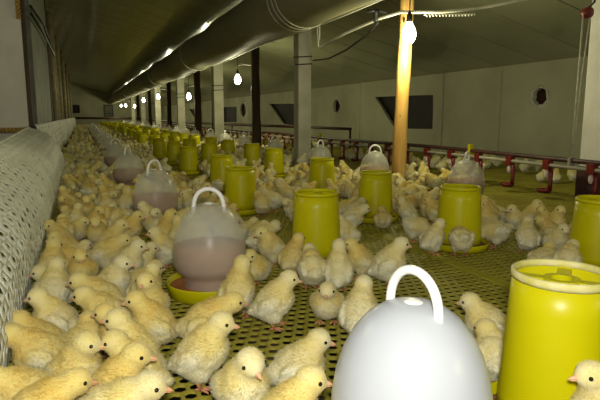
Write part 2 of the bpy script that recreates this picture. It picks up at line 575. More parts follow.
for i, (y, r) in enumerate(((7.35, 0.06), (9.95, 0.045), (11.5, 0.07), (15.5, 0.06), (20.2, 0.06), (24.6, 0.06))):
    t, kn = round_pole(2.27 + 0.0, y, r, M['dark_wood'], 'dark brown wooden pole, %s beyond the wire-bound white post' % ORD[i], 'dark wooden poles of the centre row')
    kn.free()

# ------------------------------------------------------------------ bulbs on their wires
def bulb_mesh():
    return lathe_mesh('glass_bulb', [(0, -0.135), (0.022, -0.131), (0.041, -0.112), (0.049, -0.080), (0.044, -0.040), (0.029, -0.010), (0.019, 0.008), (0.017, 0.02)], 20)
bm_bulb = bulb_mesh()
bm_sock = lathe_mesh('lamp_socket', [(0, 0.085), (0.008, 0.085), (0.012, 0.07), (0.021, 0.062), (0.022, 0.02), (0.019, 0.012), (0.0, 0.012)], 16)
bulbs = [(2.19, 3.40, 1.195), (2.19, 8.0, 1.15), (2.2, 12.1, 1.04), (2.16, 16.9, 1.19), (2.12, 20.7, 1.19), (2.2, 25.4, 1.05), (2.12, 29.5, 1.15), (2.12, 33.0, 1.2), (2.19, -1.1, 1.16), (-0.66, 2.5, 1.42)]  # last two bulbs are out of view, added to light the white board
for i, (x, y, z) in enumerate(bulbs):
    lab = 'added glowing bare bulb hanging unseen behind the place of the photographer' if y < 0 else 'added glowing bare bulb hanging unseen over the aisle to light the white board' if x < 0 else 'glowing bare bulb hanging in front of the orange pine pole' if i == 0 else 'glowing bare bulb hanging in the centre row, %s beyond the pine pole' % ORD[i - 1]
    t = tag(empty('hanging_bulb', (x, y, z)), lab, 'light bulb', None if i in (0, 8, 9) else 'bare bulbs along the centre row')  # name also covers the two unseen bulbs added for light
    link('glass_bulb', bm_bulb, M['bulb'], t)
    link('lamp_socket', bm_sock, M['socket'], t)
    top = ceil_z(x) - z - 0.002
    link('lamp_cord', tube_mesh('lamp_cord', [(0, 0, 0.083), (0.004, 0.004, top * 0.5), (0.03, 0.0, top)] if i == 0 else [(0, 0, 0.083), (0.004, 0, 0.2), (0.0, 0, top)], 0.004, 6), M['black'], t)
    if i:
        link('wire_arm', tube_mesh('wire_arm', [(-0.02, 0, 0.11), (0.06, 0.0, 0.165), (0.12 if i == 9 else 0.30, 0.0, 0.14)], 0.009, 6), M['white_pipe'], t)
    ld = bpy.data.lights.new('bulb_light', 'POINT')
    ld.energy = BULB_W * (0.8 if i == 0 else 0.30 if i == 9 else 1.0)
    ld.color = (1.0, 0.96, 0.56)
    ld.shadow_soft_size = 0.045
    lo = bpy.data.objects.new('bulb_light', ld)
    COL.objects.link(lo)
    lo.parent = t
    lo.location = (0, -0.004, -0.205)

# wiring near the first bulb
tag(link('white_conduit', tube_mesh('white_conduit', [(1.98, 4.5, 1.15), (2.04, 4.1, 1.22), (2.12, 3.70, 1.275), (2.16, 3.46, 1.283), (2.45, 3.40, 1.292), (2.75, 3.36, 1.33), (3.15, 3.3, 1.42), (3.35, 3.28, 1.47)], 0.012, 8), M['white_pipe']), 'white plastic conduit running past the bulb by the pine pole', 'conduit')
pts = []
for k in range(90):
    s = k / 89
    pts.append((2.30 + 0.42 * s, 3.38 - 0.02 * s + 0.007 * math.cos(k * 1.1), 1.255 + 0.03 * s + 0.007 * math.sin(k * 1.1)))
tag(link('twisted_wire', tube_mesh('twisted_wire', pts, 0.005, 5), M['white_pipe']), 'white twisted flex under the conduit beside the first bulb', 'wire')
t = tag(empty('wire_insulator', (2.10, 3.72, 1.30)), 'black wire insulator clamped on the conduit end near the pine pole', 'insulator')
link('clamp', lathe_mesh('clamp', [(0, -0.05), (0.016, -0.05), (0.022, -0.03), (0.014, -0.01), (0.024, 0.01), (0.024, 0.03), (0.012, 0.045), (0, 0.045)], 14), M['black'], t)
link('lever', tube_mesh('lever', [(-0.07, 0.0, 0.02), (0, 0, 0.035), (0.09, 0, 0.025)], 0.012, 8), M['black'], t)
tag(link('power_cable', tube_mesh('power_cable', [(2.345, 5.5, 1.14), (2.3, 5.0, 1.11), (2.25, 4.5, 1.14), (2.18, 4.0, 1.20), (2.13, 3.74, 1.25)], 0.008, 6), M['black']), 'black power cable sagging from the concrete post to the conduit', 'cable')
tag(link('ceiling_cable', tube_mesh('ceiling_cable', [(2.55, 3.2, 1.53), (3.0, 3.1, 1.52), (3.4, 2.9, 1.49)], 0.006, 6), M['black']), 'thin black cable crossing just under the right ceiling sheets', 'cable')

# column at the right with a dark lower sleeve
t = tag(empty('wall_column', (3.20, 2.44, 0)), 'wide whitewashed column with dark brown foot behind the red drinkers', 'column')
link('shaft', box_mesh('shaft', -0.15, 0.22, -0.2, 0.2, 0.22, ceil_z(3.42) - 0.004, bevel=0.01), M['board'], t)
link('dark_foot', box_mesh('dark_foot', -0.16, 0.23, -0.21, 0.21, -0.36, 0.22, bevel=0.01), M['maroon'], t)

# ------------------------------------------------------------------ water line with red cup drinkers
WX = 2.90
wl = tag(empty('water_line', (WX, 0, 0)), 'dark rail and white pipe carrying red cup drinkers along the pen', 'water line')
link('dark_rail', tube_mesh('dark_rail', [(0, 1.2 + k * 34.0 / 60, 0.272 - 0.006 * math.sin(k * 0.9)) for k in range(61)], 0.016, 8), M['rail'], wl)
link('water_pipe', tube_mesh('water_pipe', [(-0.02, 1.2 + k * 34.0 / 60, 0.226 - 0.005 * math.sin(k * 0.9 + 0.6)) for k in range(61)], 0.0125, 8), M['dull_pipe'], wl)
sad = box_mesh('saddle', -0.038, 0.008, -0.026, 0.026, 0.195, 0.262, bevel=0.006)
bm = bmesh.new(); add_tube(bm, [(-0.01, -0.028, 0.20), (-0.01, -0.03, 0.16), (-0.012, -0.03, 0.10), (-0.015, -0.03, 0.062)], [0.014, 0.013, 0.013, 0.015], 8)
arm = mesh_of(bm, 'arm')
bm = bmesh.new(); add_lathe(bm, [(0, 0.036), (0.032, 0.036), (0.046, 0.046), (0.052, 0.064), (0.047, 0.064), (0.040, 0.050), (0, 0.044)], 18)
for vv in bm.verts:
    vv.co.y += 0.012; vv.co.x += -0.018
cup = mesh_of(bm, 'cup')
bm = bmesh.new(); add_lathe(bm, [(0, 0.135), (0.008, 0.138), (0.015, 0.155), (0.015, 0.175), (0.009, 0.195), (0, 0.196)], 12)
for vv in bm.verts:
    vv.co.x += -0.02
noz = mesh_of(bm, 'nozzle')
y = 2.40; k = 0
while y < 30:
    d = link('cup_drinker', sad, M['red'], wl, (0, y, 0))
    link('arm', arm, M['red'], d); link('cup', cup, M['red'], d)
    if y < 12:
        link('nozzle', noz, M['nozzle'], d)
    y += 0.345; k += 1
for y in (3.55, 6.55):
    link('yellow_tie', box_mesh('yellow_tie', -0.02, 0.02, y - 0.012, y + 0.012, 0.24, 0.325, bevel=0.004), M['yellow'], wl)
link('white_clip', box_mesh('white_clip', -0.025, 0.02, 2.56, 2.58, 0.21, 0.29, bevel=0.004), M['dull_pipe'], wl)
t = tag(empty('hanging_pulley', (2.90, 2.54, 0)), 'small red pulley on a wire ring with a string down to the rail', 'pulley')
link('pulley_wheel', tube_mesh('pulley_wheel', [(0, -0.025, 1.17), (0, -0.012, 1.172), (0, 0.012, 1.172), (0, 0.025, 1.17)], [0.03, 0.034, 0.034, 0.03], 14), M['red'], t)
link('pulley_hook', tube_mesh('pulley_hook', [(0.0, 0, 1.2), (0.02, -0.03, 1.23), (0.01, -0.05, 1.4), (0, 0, ceil_z(2.9) - 0.002)], 0.007, 6), M['black'], t)
link('pull_string', tube_mesh('pull_string', [(-0.03, 0, 1.17), (-0.01, 0.02, 0.7), (0, 0.03, 0.29)], 0.005, 6), M['string'], t)
link('return_string', tube_mesh('return_string', [(0.03, 0, 1.17), (0.02, 0.02, 0.8), (0.01, 0.03, 0.29)], 0.004, 6), M['string'], t)

# plain guard rail beyond the water line
t = tag(empty('guard_rail', (3.40, 0, 0)), 'thin dark guard rail with end post beyond the red drinkers', 'railing')
link('top_rail', tube_mesh('top_rail', [(0, 6.65, 0.375), (0, 14, 0.345), (0, 21, 0.33), (0, 30, 0.35), (0, 33.5, 0.40)], [0.019, 0.032, 0.045, 0.055, 0.055], 8), M['rail'], t)
for yy in (6.67, 13.0, 20.0, 27.0, 33.4):
    link('rail_post', tube_mesh('rail_post', [(0, yy, -0.30), (0, yy, 0.37)], 0.017, 8), M['rail'], t)
t = tag(empty('end_rail', (0, 33.6, 0)), 'dark cross rail closing the far end of the pen', 'railing')
link('top_rail', tube_mesh('top_rail', [(-0.55, 0, 0.44), (1.5, 0, 0.42), (3.4, 0, 0.40)], 0.06, 8), M['rail'], t)
for xx in (-0.53, 1.4):
    link('rail_post', tube_mesh('rail_post', [(xx, 0, -0.30), (xx, 0, 0.43)], 0.04, 8), M['rail'], t)

# ------------------------------------------------------------------ left side: fence nets, boards, canes
def fence_net(name, prof, y0, y1, cell_y, cell_s, top_fn, label):
    """prof: (x, z) polyline from foot to top; real netting with open cells."""
    segs = [math.dist(a, b) for a, b in zip(prof, prof[1:])]
    tot = sum(segs)
    def at(s, y):
        d = s * tot
        for (a, b), l in zip(zip(prof, prof[1:]), segs):
            if d <= l or (a, b) == (prof[-2], prof[-1]):
                f = min(d / l, 1.0)
                x, z = a[0] + (b[0] - a[0]) * f, a[1] + (b[1] - a[1]) * f
                break
            d -= l
        wob = 0.010 * mnoise.noise(Vector((y * 2.2, s * 3, 0.3))) + 0.006 * mnoise.noise(Vector((y * 7, s * 6, 1.3)))
        return Vector((x + wob * min(1, s * 5), y, z * top_fn(y) + wob * 0.6 * min(1, s * 5)))
    ns = max(3, round(tot / cell_s)); ny = round((y1 - y0) / cell_y)
    bm = bmesh.new()
    rr = random.Random(31)
    for i in range(ny):
        for j in range(ns):
            off = 0.5 * (j % 2)
            yc = y0 + (i + 0.5 + off) * (y1 - y0) / (ny + 0.5)
            sc = (j + 0.5) / ns
            hy, hs = 0.5 * (y1 - y0) / (ny + 0.5), 0.5 / ns
            out = [(-1, -1), (1, -1), (1, 1), (-1, 1)]
            o_ = [bm.verts.new(at(min(max(sc + b * hs, 0), 1), yc + a * hy)) for a, b in out]
            g = 0.35 + 0.65 * rr.random() * (1.0 if mnoise.noise(Vector((yc * 1.7, sc * 2.5, 7.7))) > -0.15 else 0.25)
            i_ = [bm.verts.new(at(sc + b * hs, yc + a * hy)) for a, b in ((0, -0.72), ((0.60 if yc < 2.6 else 0.42) * g, 0), (0, 0.72), (-(0.60 if yc < 2.6 else 0.42) * g, 0))]
            for k in range(4):
                k2 = (k + 1) % 4
                bm.faces.new((o_[k], o_[k2], i_[k2], i_[k]) if False else (o_[k], o_[k2], i_[k]))
                bm.faces.new((o_[k2], i_[k2], i_[k]))
    t = tag(empty(name, (0, 0, 0)), label, 'fence')
    o = link('netting', mesh_of(bm, 'netting', True), M['fence_net'], t)
    md = o.modifiers.new('thickness', 'SOLIDIFY'); md.thickness = 0.0025; md.offset = 0
    top = [at(1.0, y0 + (y1 - y0) * k / 40) for k in range(41)]
    link('top_rope', tube_mesh('top_rope', [p + Vector((0, 0, 0.004)) for p in top], 0.008, 6), M['fence_net'], t)
    return t
fence_net('net_fence', [(-0.185, 0.004), (-0.165, 0.13), (-0.175, 0.24), (-0.205, 0.31), (-0.255, 0.37), (-0.33, 0.425), (-0.42, 0.455)], 0.45, 5.1, 0.085, 0.038,
          lambda y: 0.72 + 0.28 * min(1.0, max(0.0, (y - 0.9) / 4.2)), 'white plastic net fence bulging over the chicks beside the white board')
fence_net('net_fence', [(-0.33, 0.004), (-0.335, 0.2), (-0.35, 0.36), (-0.37, 0.47)], 5.12, 33.0, 0.16, 0.08, lambda y: 1.0, 'pale net fence continuing down the pen past the bulging section')

t = tag(empty('wall_board', (0, 5.3, 0)), 'white foam board standing across the aisle behind the net fence', 'board')
link('panel', box_mesh('panel', XL + 0.005, -0.435, -0.02, 0.02, -0.355, ceil_z(-0.43) - 0.01, bevel=0.004), M['board'], t)
link('edge_batten', box_mesh('edge_batten', -0.435, -0.40, 0.0, 0.05, -0.355, ceil_z(-0.40) - 0.01, bevel=0.004), M['dark_wood'], t)
def cord_coil(name, a, b, turns, rad, label):
    a, b = Vector(a), Vector(b)
    t = (b - a).normalized()
    u_ = t.cross(Vector((0, 1, 0))).normalized()
    w_ = t.cross(u_)
    n = int(turns * 10)
    o = tag(empty(name, a), label, 'cord')
    for ph in (0, PI):
        pts = [(b - a) * (k / n) + (u_ * math.cos(ph + k * 2 * PI / 10) + w_ * math.sin(ph + k * 2 * PI / 10)) * rad for k in range(n + 1)]
        link('strand', tube_mesh('strand', pts, rad * 0.95, 6), M['rope_gold'], o)
    return o
cord_coil('gold_rope', (XL + 0.02, 5.252, 0.43), (-0.44, 5.252, 0.43), 7, 0.013, 'gold twisted rope tied across the white board just above the fence')
cord_coil('gold_rope', (-0.445, 5.25, 1.36), (-0.455, 5.25, 1.95), 9, 0.011, 'gold twisted rope hanging down the edge of the white board')
for (ya, yb, m, lab) in ((7.0, 10.6, 'grey_col', 'grey painted board behind the fence next to the dark batten'),):
    t = tag(empty('wall_board', (-0.52, 0, 0)), lab, 'board')
    link('panel', box_mesh('panel', -0.03, 0.04, ya, yb, -0.36, ceil_z(-0.45) - 0.01, bevel=0.006), M[m], t)
    link('edge_batten', box_mesh('edge_batten', 0.03, 0.05, yb - 0.3, yb, -0.3, ceil_z(-0.45) - 0.012, bevel=0.004), M['dark_wood'], t)
for i, (y, x, ln) in enumerate(((11.2, -0.46, 0.0), (12.6, -0.45, -0.02), (14.4, -0.46, 0.0), (17.2, -0.43, 0.0), (22.0, -0.44, 0.0), (27.0, -0.44, 0.0))):
    t = tag(empty('bamboo_cane', (x, y, 0)), 'tall pale bamboo cane standing against the left wall behind the fence', 'cane', 'bamboo canes behind the fence')
    h = ceil_z(x + 0.07) - 0.01
    link('cane', tube_mesh('cane', [(0, 0, -0.355), (ln, 0.05, h * 0.5), (ln * 1.6, 0.0, h)], 0.045, 10), M['bamboo'], t)
    for z in (0.3, 0.75, 1.2, 1.65):
        link('node', lathe_mesh('node', [(0.046, z - 0.012), (0.052, z), (0.046, z + 0.012)], 12), M['bamboo'], t, (ln * min(1, z / h * 1.8), 0.03, 0))
tag(link('tie_wire', tube_mesh('tie_wire', [(-0.44, 6.6, 1.62), (-0.42, 8.5, 1.66), (-0.40, 10.9, 1.63), (-0.42, 8.6, 1.80), (-0.44, 6.6, 1.70)], 0.016, 6), M['black']), 'black wire tied across the grey board high on the left', 'wire')
# ------------------------------------------------------------------ bell drinkers
DOME = [(0.080, 0.020), (0.080, 0.052), (0.088, 0.066), (0.104, 0.080), (0.112, 0.098), (0.1135, 0.125), (0.112, 0.150), (0.107, 0.180), (0.097, 0.212), (0.083, 0.240), (0.065, 0.262), (0.044, 0.277), (0.022, 0.2845), (0.0, 0.286)]
def shell(prof, t):
    ins = [(max(r - t, 0.0), z - (t if r < 0.09 and z > 0.2 else 0.0)) for r, z in prof]
    return prof + ins[::-1]
dome_me = lathe_mesh('dome', DOME, 56)
dome_full_me = dome_me.copy()
def water_prof(lv):
    p = [(0.0, 0.024)]
    for r, z in DOME:
        if z < lv:
            p.append((r - 0.005, max(z, 0.024)))
    p += [(0.1075, lv), (0.0, lv)]
    return p
water_me = lathe_mesh('water', water_prof(0.157), 48)
tray_me = lathe_mesh('tray', [(0.0, 0.004), (0.118, 0.004), (0.124, 0.012), (0.130, 0.045), (0.134, 0.047), (0.136, 0.043), (0.127, 0.006), (0.118, 0.0), (0.0, 0.0)], 48)
tray_in_me = lathe_mesh('tray_water', [(0.0, 0.03), (0.085, 0.03), (0.126, 0.03)], 40)
pts = []
for k in range(25):
    a = PI * k / 24
    pts.append((0.046 * math.cos(a), 0, 0.262 + 0.006 + 0.062 * math.sin(a) ** 0.8))
hand_me = tube_mesh('handle', [(0.049, 0, 0.255)] + pts + [(-0.049, 0, 0.255)], 0.0068, 10)
cap_me = lathe_mesh('handle_boss', [(0.0, 0.2885), (0.008, 0.288), (0.013, 0.286), (0.014, 0.282)], 24)

def make_drinker(name, water):
    t = empty(name)
    if water:
        link('dome', dome_me, M['dome'], t)
        link('water', water_me, M['water'], t)
    else:
        link('dome', dome_full_me, M['dome_full'], t)
    tr = link('tray', tray_me, M['yellow'], t)
    link('tray_water', tray_in_me, M['water'], tr)
    link('handle', hand_me, M['handle'], t)
    link('handle_boss', cap_me, M['handle'], t)
    return t
d0 = make_drinker('bell_drinker', False)
d0.location = (0.420, 0.62, 0.0); d0.rotation_euler = (0, 0, math.radians(-78)); d0.scale = (1.02,) * 3
tag(d0, 'big empty white dome drinker with loop handle beside the large yellow feeder', 'drinker')
d1 = make_drinker('bell_drinker', True)
DR1 = [
    (0.346, 1.625, -20, 'milky dome drinker half full of brown water with a yellow tray beside chicks'),
    (0.322, 2.78, 40, 'milky dome drinker with brown water, second from the big empty white one'),
    (0.300, 4.22, 60, 'milky dome drinker with brown water, third from the big empty white one'),
    (0.285, 5.55, 10, 'milky dome drinker with brown water, fourth from the big empty white one'),
]
occupied = [(0.42, 0.62, 0.16)]
def place(src, first, x, y, rz, lab, cat, grp=None, s=1.0, rad=0.15):
    o = src if first else copy_tree(src)
    o.location = (x, y, 0); o.rotation_euler = (0, 0, math.radians(rz)); o.scale = (s, s, s)
    for kk in ('label', 'category', 'group'):
        if kk in o:
            del o[kk]
    tag(o, lab, cat, grp)
    occupied.append((x, y, rad * s))
    return o
for i, (x, y, rz, lab) in enumerate(DR1):
    place(d1, i == 0, x, y, rz, lab, 'drinker')
y = 7.0
while y < 20:
    place(d1, False, 0.27 + 0.03 * rng.random(), y, rng.random() * 180, 'milky dome drinker far down the row along the fence', 'drinker', 'far drinkers along the fence')
    y += 1.42
RR = [(2.19, 2.71, 'milky dome drinker behind the feeder nearest the red drinkers'), (2.06, 3.62, 'milky dome drinker standing beside the orange pine pole'), (2.03, 4.58, 'milky dome drinker next before the white concrete post')]
for x, y, lab in RR:
    place(d1, False, x, y, rng.random() * 60 - 20, lab, 'drinker')
y = 5.85
while y < 30:
    place(d1, False, 2.02 + 0.05 * rng.random(), y + 0.2 * rng.random(), rng.random() * 180, 'milky dome drinker far down the row by the centre posts', 'drinker', 'far drinkers by the centre posts')
    y += 1.15

# ------------------------------------------------------------------ hopper feeders
FH = 0.262
hop_me = lathe_mesh('hopper', [(0.0935, 0.030), (0.0925, 0.06), (0.0885, 0.13), (0.0835, 0.21), (0.080, FH - 0.006), (0.0765, FH - 0.006), (0.080, 0.21), (0.089, 0.06), (0.090, 0.030)], 56, closed=True)
rim_me = lathe_mesh('rim', [(0.0812, FH - 0.012), (0.0828, FH - 0.007), (0.0824, FH), (0.0795, FH + 0.0015), (0.0745, FH - 0.0005), (0.0745, FH - 0.008), (0.076, FH - 0.010)], 56, closed=True)
# spoked lid: ring and bars just under the rim
bm = bmesh.new()
for k in range(4):
    a = PI / 2 * k + 0.5
    ca, sa = math.cos(a), math.sin(a)
    vsb = []
    for (r, w) in ((0.026, 0.010), (0.0765, 0.012)):
        for s in (-1, 1):
            for z in (FH - 0.022, FH - 0.012):
                vsb.append(bm.verts.new((ca * r - sa * w * s, sa * r + ca * w * s, z)))
    for f in ((0, 1, 3, 2), (4, 6, 7, 5), (0, 4, 5, 1), (2, 3, 7, 6), (0, 2, 6, 4), (1, 5, 7, 3)):
        bm.faces.new([vsb[i] for i in f])
add_lathe(bm, [(0.018, FH - 0.024), (0.030, FH - 0.024), (0.030, FH - 0.010), (0.018, FH - 0.010)], 28, closed=True)
spoke_me = mesh_of(bm, 'lid_spokes', False)
feed_top_me = lathe_mesh('feed', [(0.0, 0.165), (0.04, 0.158), (0.079, 0.148)], 32)
ftray_me = lathe_mesh('tray', [(0.0, 0.006), (0.106, 0.006), (0.116, 0.014), (0.122, 0.032), (0.125, 0.034), (0.127, 0.030), (0.119, 0.009), (0.108, 0.0), (0.0, 0.0)], 52)
bm = bmesh.new()
add_lathe(bm, [(0.0, 0.022), (0.090, 0.026), (0.104, 0.022), (0.118, 0.016)], 44)
for vv in bm.verts:
    vv.co.z += 0.004 * mnoise.noise(vv.co * 60)
ftfeed_me = mesh_of(bm, 'tray_feed')
def make_feeder():
    t = empty('hopper_feeder')
    h = link('hopper', hop_me, M['yellow'], t)
    link('rim', rim_me, M['yellow'], h)
    link('lid_spokes', spoke_me, M['yellow'], h)
    link('feed', feed_top_me, M['feed'], h)
    tr = link('tray', ftray_me, M['yellow'], t)
    link('tray_feed', ftfeed_me, M['feed'], tr)
    return t
f0 = make_feeder()
FE = [
    (0.738, 0.655, 10, 1.0, 'large yellow feeder with spoked top beside the big empty white drinker'),
    (0.809, 1.86, 30, 1.02, 'tall yellow feeder standing between brown-water drinker and open netting'),
    (0.82, 2.97, 50, 1.0, 'yellow feeder directly behind the tall one beside the brown-water drinker'),
    (0.95, 3.96, 20, 1.0, 'yellow feeder third in line from the large spoked one, behind others'),
    (1.445, 1.82, 80, 1.0, 'yellow feeder with a milky dome right behind it and chicks at its tray'),
    (1.42, 2.48, 15, 1.0, 'yellow feeder in front of the dome beside the orange pine pole'),
    (1.52, 3.40, 45, 1.0, 'yellow feeder in front of the dome near the white concrete post'),
    (1.69, 1.36, 33, 1.0, 'yellow feeder standing apart near the whitewashed column'),
]
for i, (x, y, rz, s, lab) in enumerate(FE):
    fo = place(f0, i == 0, x, y, rz, lab, 'feeder', None, s, 0.145)
    if i == 0:
        first_feeder = fo
        fo.scale = (0.98, 0.98, 1.11)
for row, (xr, ys, step) in enumerate(((0.93, 5.1, 1.05), (1.62, 4.5, 0.95), (1.25, 5.6, 1.25))):
    y = ys
    while y < 31:
        place(f0, False, xr + 0.1 * (rng.random() - 0.5), y + 0.15 * rng.random(), rng.random() * 360, 'yellow hopper feeder far back in the row ' + ('nearest the fence drinkers', 'nearest the centre posts', 'midway between the other feeder rows')[row], 'feeder', 'far yellow feeders, row ' + str(row + 1), 1.0, 0.145)
        y += step

worn = rim_me.copy(); worn.materials.clear(); worn.materials.append(M['yellow_worn'])
for ch in first_feeder.children_recursive:
    if ch.name.startswith('rim'):
        ch.data = worn
        ch['label'] = 'worn whitish rim'

# ------------------------------------------------------------------ chicks
POSES = {   # head centre, head yaw, head pitch, body pitch, drop of the body (sitting)
    'alert':   ((0.041, 0.0, 0.137), 0, -6, 34, 0.0),
    'turnl':   ((0.040, 0.008, 0.137), 48, -8, 34, 0.0),
    'turnr':   ((0.040, -0.008, 0.137), -48, -8, 34, 0.0),
    'face':    ((0.040, 0.004, 0.137), 12, -14, 34, 0.0),
    'forward': ((0.062, 0.0, 0.120), 8, -8, 20, 0.0),
    'tall':    ((0.034, 0.0, 0.149), -14, 2, 46, 0.0),
    'peck':    ((0.080, 0.0, 0.054), 0, -50, -6, 0.0),
    'sit':     ((0.046, 0.0, 0.101), -10, -8, 22, 0.029),
    'tucked':  ((0.040, 0.012, 0.089), 35, -12, 14, 0.031),
}
def blob(bm, c, r, rot=None):
    m = Matrix.Translation(Vector(c)) @ (rot if rot else Matrix.Identity(4)) @ Matrix.Diagonal((r[0], r[1], r[2], 1.0))
    bmesh.ops.create_icosphere(bm, subdivisions=3, radius=1.0, matrix=m)

def chick_body(pose, voxel, strands, seed, iters=10):
    (hc, hyaw, hpit, bp, drop) = POSES[pose]
    R_ = Matrix.Rotation(math.radians(-bp), 4, 'Y')
    cen = Vector((0, 0, 0.076 - drop))
    def bl(p):
        return cen + (R_.to_3x3() @ Vector(p))
    hc = Vector(hc)
    bm = bmesh.new()
    blob(bm, bl((0, 0, 0)), (0.049, 0.044, 0.044), R_)
    blob(bm, bl((0.018, 0, 0.000)), (0.037, 0.041, 0.041), R_)
    blob(bm, bl((-0.018, 0, -0.006)), (0.038, 0.042, 0.040), R_)
    blob(bm, bl((-0.043, 0, 0.006)), (0.024, 0.026, 0.021), R_)
    blob(bm, bl((-0.060, 0, 0.012)), (0.014, 0.014, 0.010), R_)
    rw = R_ @ Matrix.Rotation(math.radians(14), 4, 'Y')
    for s in (-1, 1):
        blob(bm, bl((-0.008, s * 0.038, 0.008)), (0.034, 0.0105, 0.020), rw)
        blob(bm, bl((-0.034, s * 0.034, 0.000)), (0.017, 0.008, 0.010), rw)
        if drop < 0.01:
            blob(bm, (0.000, s * 0.021, 0.046), (0.021, 0.017, 0.025))
    ns = bl((0.026, 0, 0.014))
    for k in range(7):
        f = k / 6
        p = ns.lerp(hc, f)
        rr = 0.033 * (1 - f) ** 1.3 + 0.0200 * (1 - (1 - f) ** 1.3)
        blob(bm, p, (rr, rr, rr))
    hr = Matrix.Rotation(math.radians(hyaw), 4, 'Z') @ Matrix.Rotation(math.radians(-hpit), 4, 'Y')
    blob(bm, hc, (0.0265, 0.0235, 0.0240), hr)
    fw = hr.to_3x3() @ Vector((1, 0, 0))
    blob(bm, hc + fw * 0.013 - Vector((0, 0, 0.004)), (0.0155, 0.0135, 0.013), hr)
    # keep the belly of a sitting chick on the netting
    for v in bm.verts:
        if v.co.z < 0.004:
            v.co.z = 0.004 + (v.co.z - 0.004) * 0.05
    me = bpy.data.meshes.new('tmp'); bm.to_mesh(me); bm.free()
    ob = bpy.data.objects.new('tmp', me); COL.objects.link(ob)
    md = ob.modifiers.new('r', 'REMESH'); md.mode = 'VOXEL'; md.voxel_size = voxel
    sm = ob.modifiers.new('s', 'SMOOTH'); sm.factor = 0.5; sm.iterations = iters
    dg = bpy.context.evaluated_depsgraph_get()
    ev = ob.evaluated_get(dg)
    m2 = bpy.data.meshes.new_from_object(ev)
    nv = len(m2.vertices)
    co = np.empty(nv * 3); m2.vertices.foreach_get('co', co); co = co.reshape(-1, 3)
    no = np.array([v.normal[:] for v in m2.vertices])
    faces = [tuple(p.vertices) for p in m2.polygons]
    bpy.data.objects.remove(ob); bpy.data.meshes.remove(me); bpy.data.meshes.remove(m2)
    # soft lumps of down
    disp = np.array([mnoise.noise(Vector(c) * 55 + Vector((seed, 0, 0))) * 0.0022 + mnoise.noise(Vector(c) * 130 + Vector((0, seed, 0))) * 0.0012 for c in co])
    hd = np.linalg.norm(co - np.array(hc), axis=1)
    disp *= np.clip((hd - 0.02) / 0.03, 0.15, 1)
    co = co + no * disp[:, None]
    # tint: 0 golden, 1 cream-white (wings, belly, rump pale; head, neck and shoulders yellow)
    inv = R_.to_3x3().inverted()
    loc = (co - np.array(cen)) @ np.array(inv).T
    wing = np.exp(-(((loc[:, 0] + 0.018) / 0.032) ** 2 + ((loc[:, 2] - 0.004) / 0.020) ** 2)) * (np.abs(loc[:, 1]) > 0.025)
    belly = np.clip((0.0 - loc[:, 2]) / 0.04, 0, 1)
    rump = np.clip((-loc[:, 0] - 0.03) / 0.04, 0, 1)
    headw = np.clip(1 - hd / 0.055, 0, 1)
    tint = np.clip(0.44 + 0.48 * wing + 0.28 * belly + 0.34 * rump - 0.02 * headw - 0.20 * np.exp(-((loc[:, 0] - 0.030) / 0.025) ** 2) * (loc[:, 2] > -0.01), 0, 1)
    # down strands
    n_skin = len(faces)
    if strands:
        r = np.random.RandomState(seed)
        tri = []
        for f in faces:
            tri.append((f[0], f[1], f[2]))
            if len(f) == 4:
                tri.append((f[0], f[2], f[3]))
        tri = np.array(tri)
        a, b, c = co[tri[:, 0]], co[tri[:, 1]], co[tri[:, 2]]
        ar = np.linalg.norm(np.cross(b - a, c - a), axis=1)
        idx = r.choice(len(tri), strands, p=ar / ar.sum())
        w = r.rand(strands, 2); fl_ = w.sum(1) > 1; w[fl_] = 1 - w[fl_]
        P = a[idx] + (b[idx] - a[idx]) * w[:, :1] + (c[idx] - a[idx]) * w[:, 1:]
        N = no[tri[idx, 0]]
        T = tint[tri[idx, 0]]
        near = np.linalg.norm(P - np.array(hc) - np.array(fw) * 0.022, axis=1)
        keep = (near > 0.016)
        P, N, T = P[keep], N[keep], T[keep]
        flow = np.tile(np.array([-1.0, 0, -0.45]), (len(P), 1)) + r.randn(len(P), 3) * 0.35
        flow -= N * (flow * N).sum(1, keepdims=True)
        d = N * 0.75 + flow * 0.7
        d /= np.linalg.norm(d, axis=1, keepdims=True)
        hdist = np.linalg.norm(P - np.array(hc), axis=1)
        L = (0.0040 + 0.0055 * r.rand(len(P)) ** 1.5) * np.clip(hdist / 0.045, 0.5, 1)
        side = np.cross(d, r.randn(len(P), 3)); side /= np.linalg.norm(side, axis=1, keepdims=True) + 1e-9
        W = 0.00045
        V = np.stack([P - side * W - N * 0.0008, P + side * W - N * 0.0008, P + d * L[:, None]], 1).reshape(-1, 3)
        V[:, 2] = np.maximum(V[:, 2], 0.002)
        base = len(co)
        co = np.vstack([co, V]); no = np.vstack([no, np.repeat(N, 3, 0)])
        tint = np.concatenate([tint, np.repeat(T, 3)])
        faces = faces + [(base + 3 * k, base + 3 * k + 1, base + 3 * k + 2) for k in range(len(P))]
    me = bpy.data.meshes.new('chick_body')
    me.from_pydata(co.tolist(), [], faces)
    for p in me.polygons:
        p.use_smooth = True
    at = me.attributes.new('tint', 'FLOAT', 'POINT')
    at.data.foreach_set('value', tint.astype(np.float32))
    me.materials.append(M['down'])
    if strands:
        me.materials.append(M['down_strand'])
        mi = np.zeros(len(faces), np.int32); mi[n_skin:] = 1
        me.polygons.foreach_set('material_index', mi)
    return me, hc, hr, fw

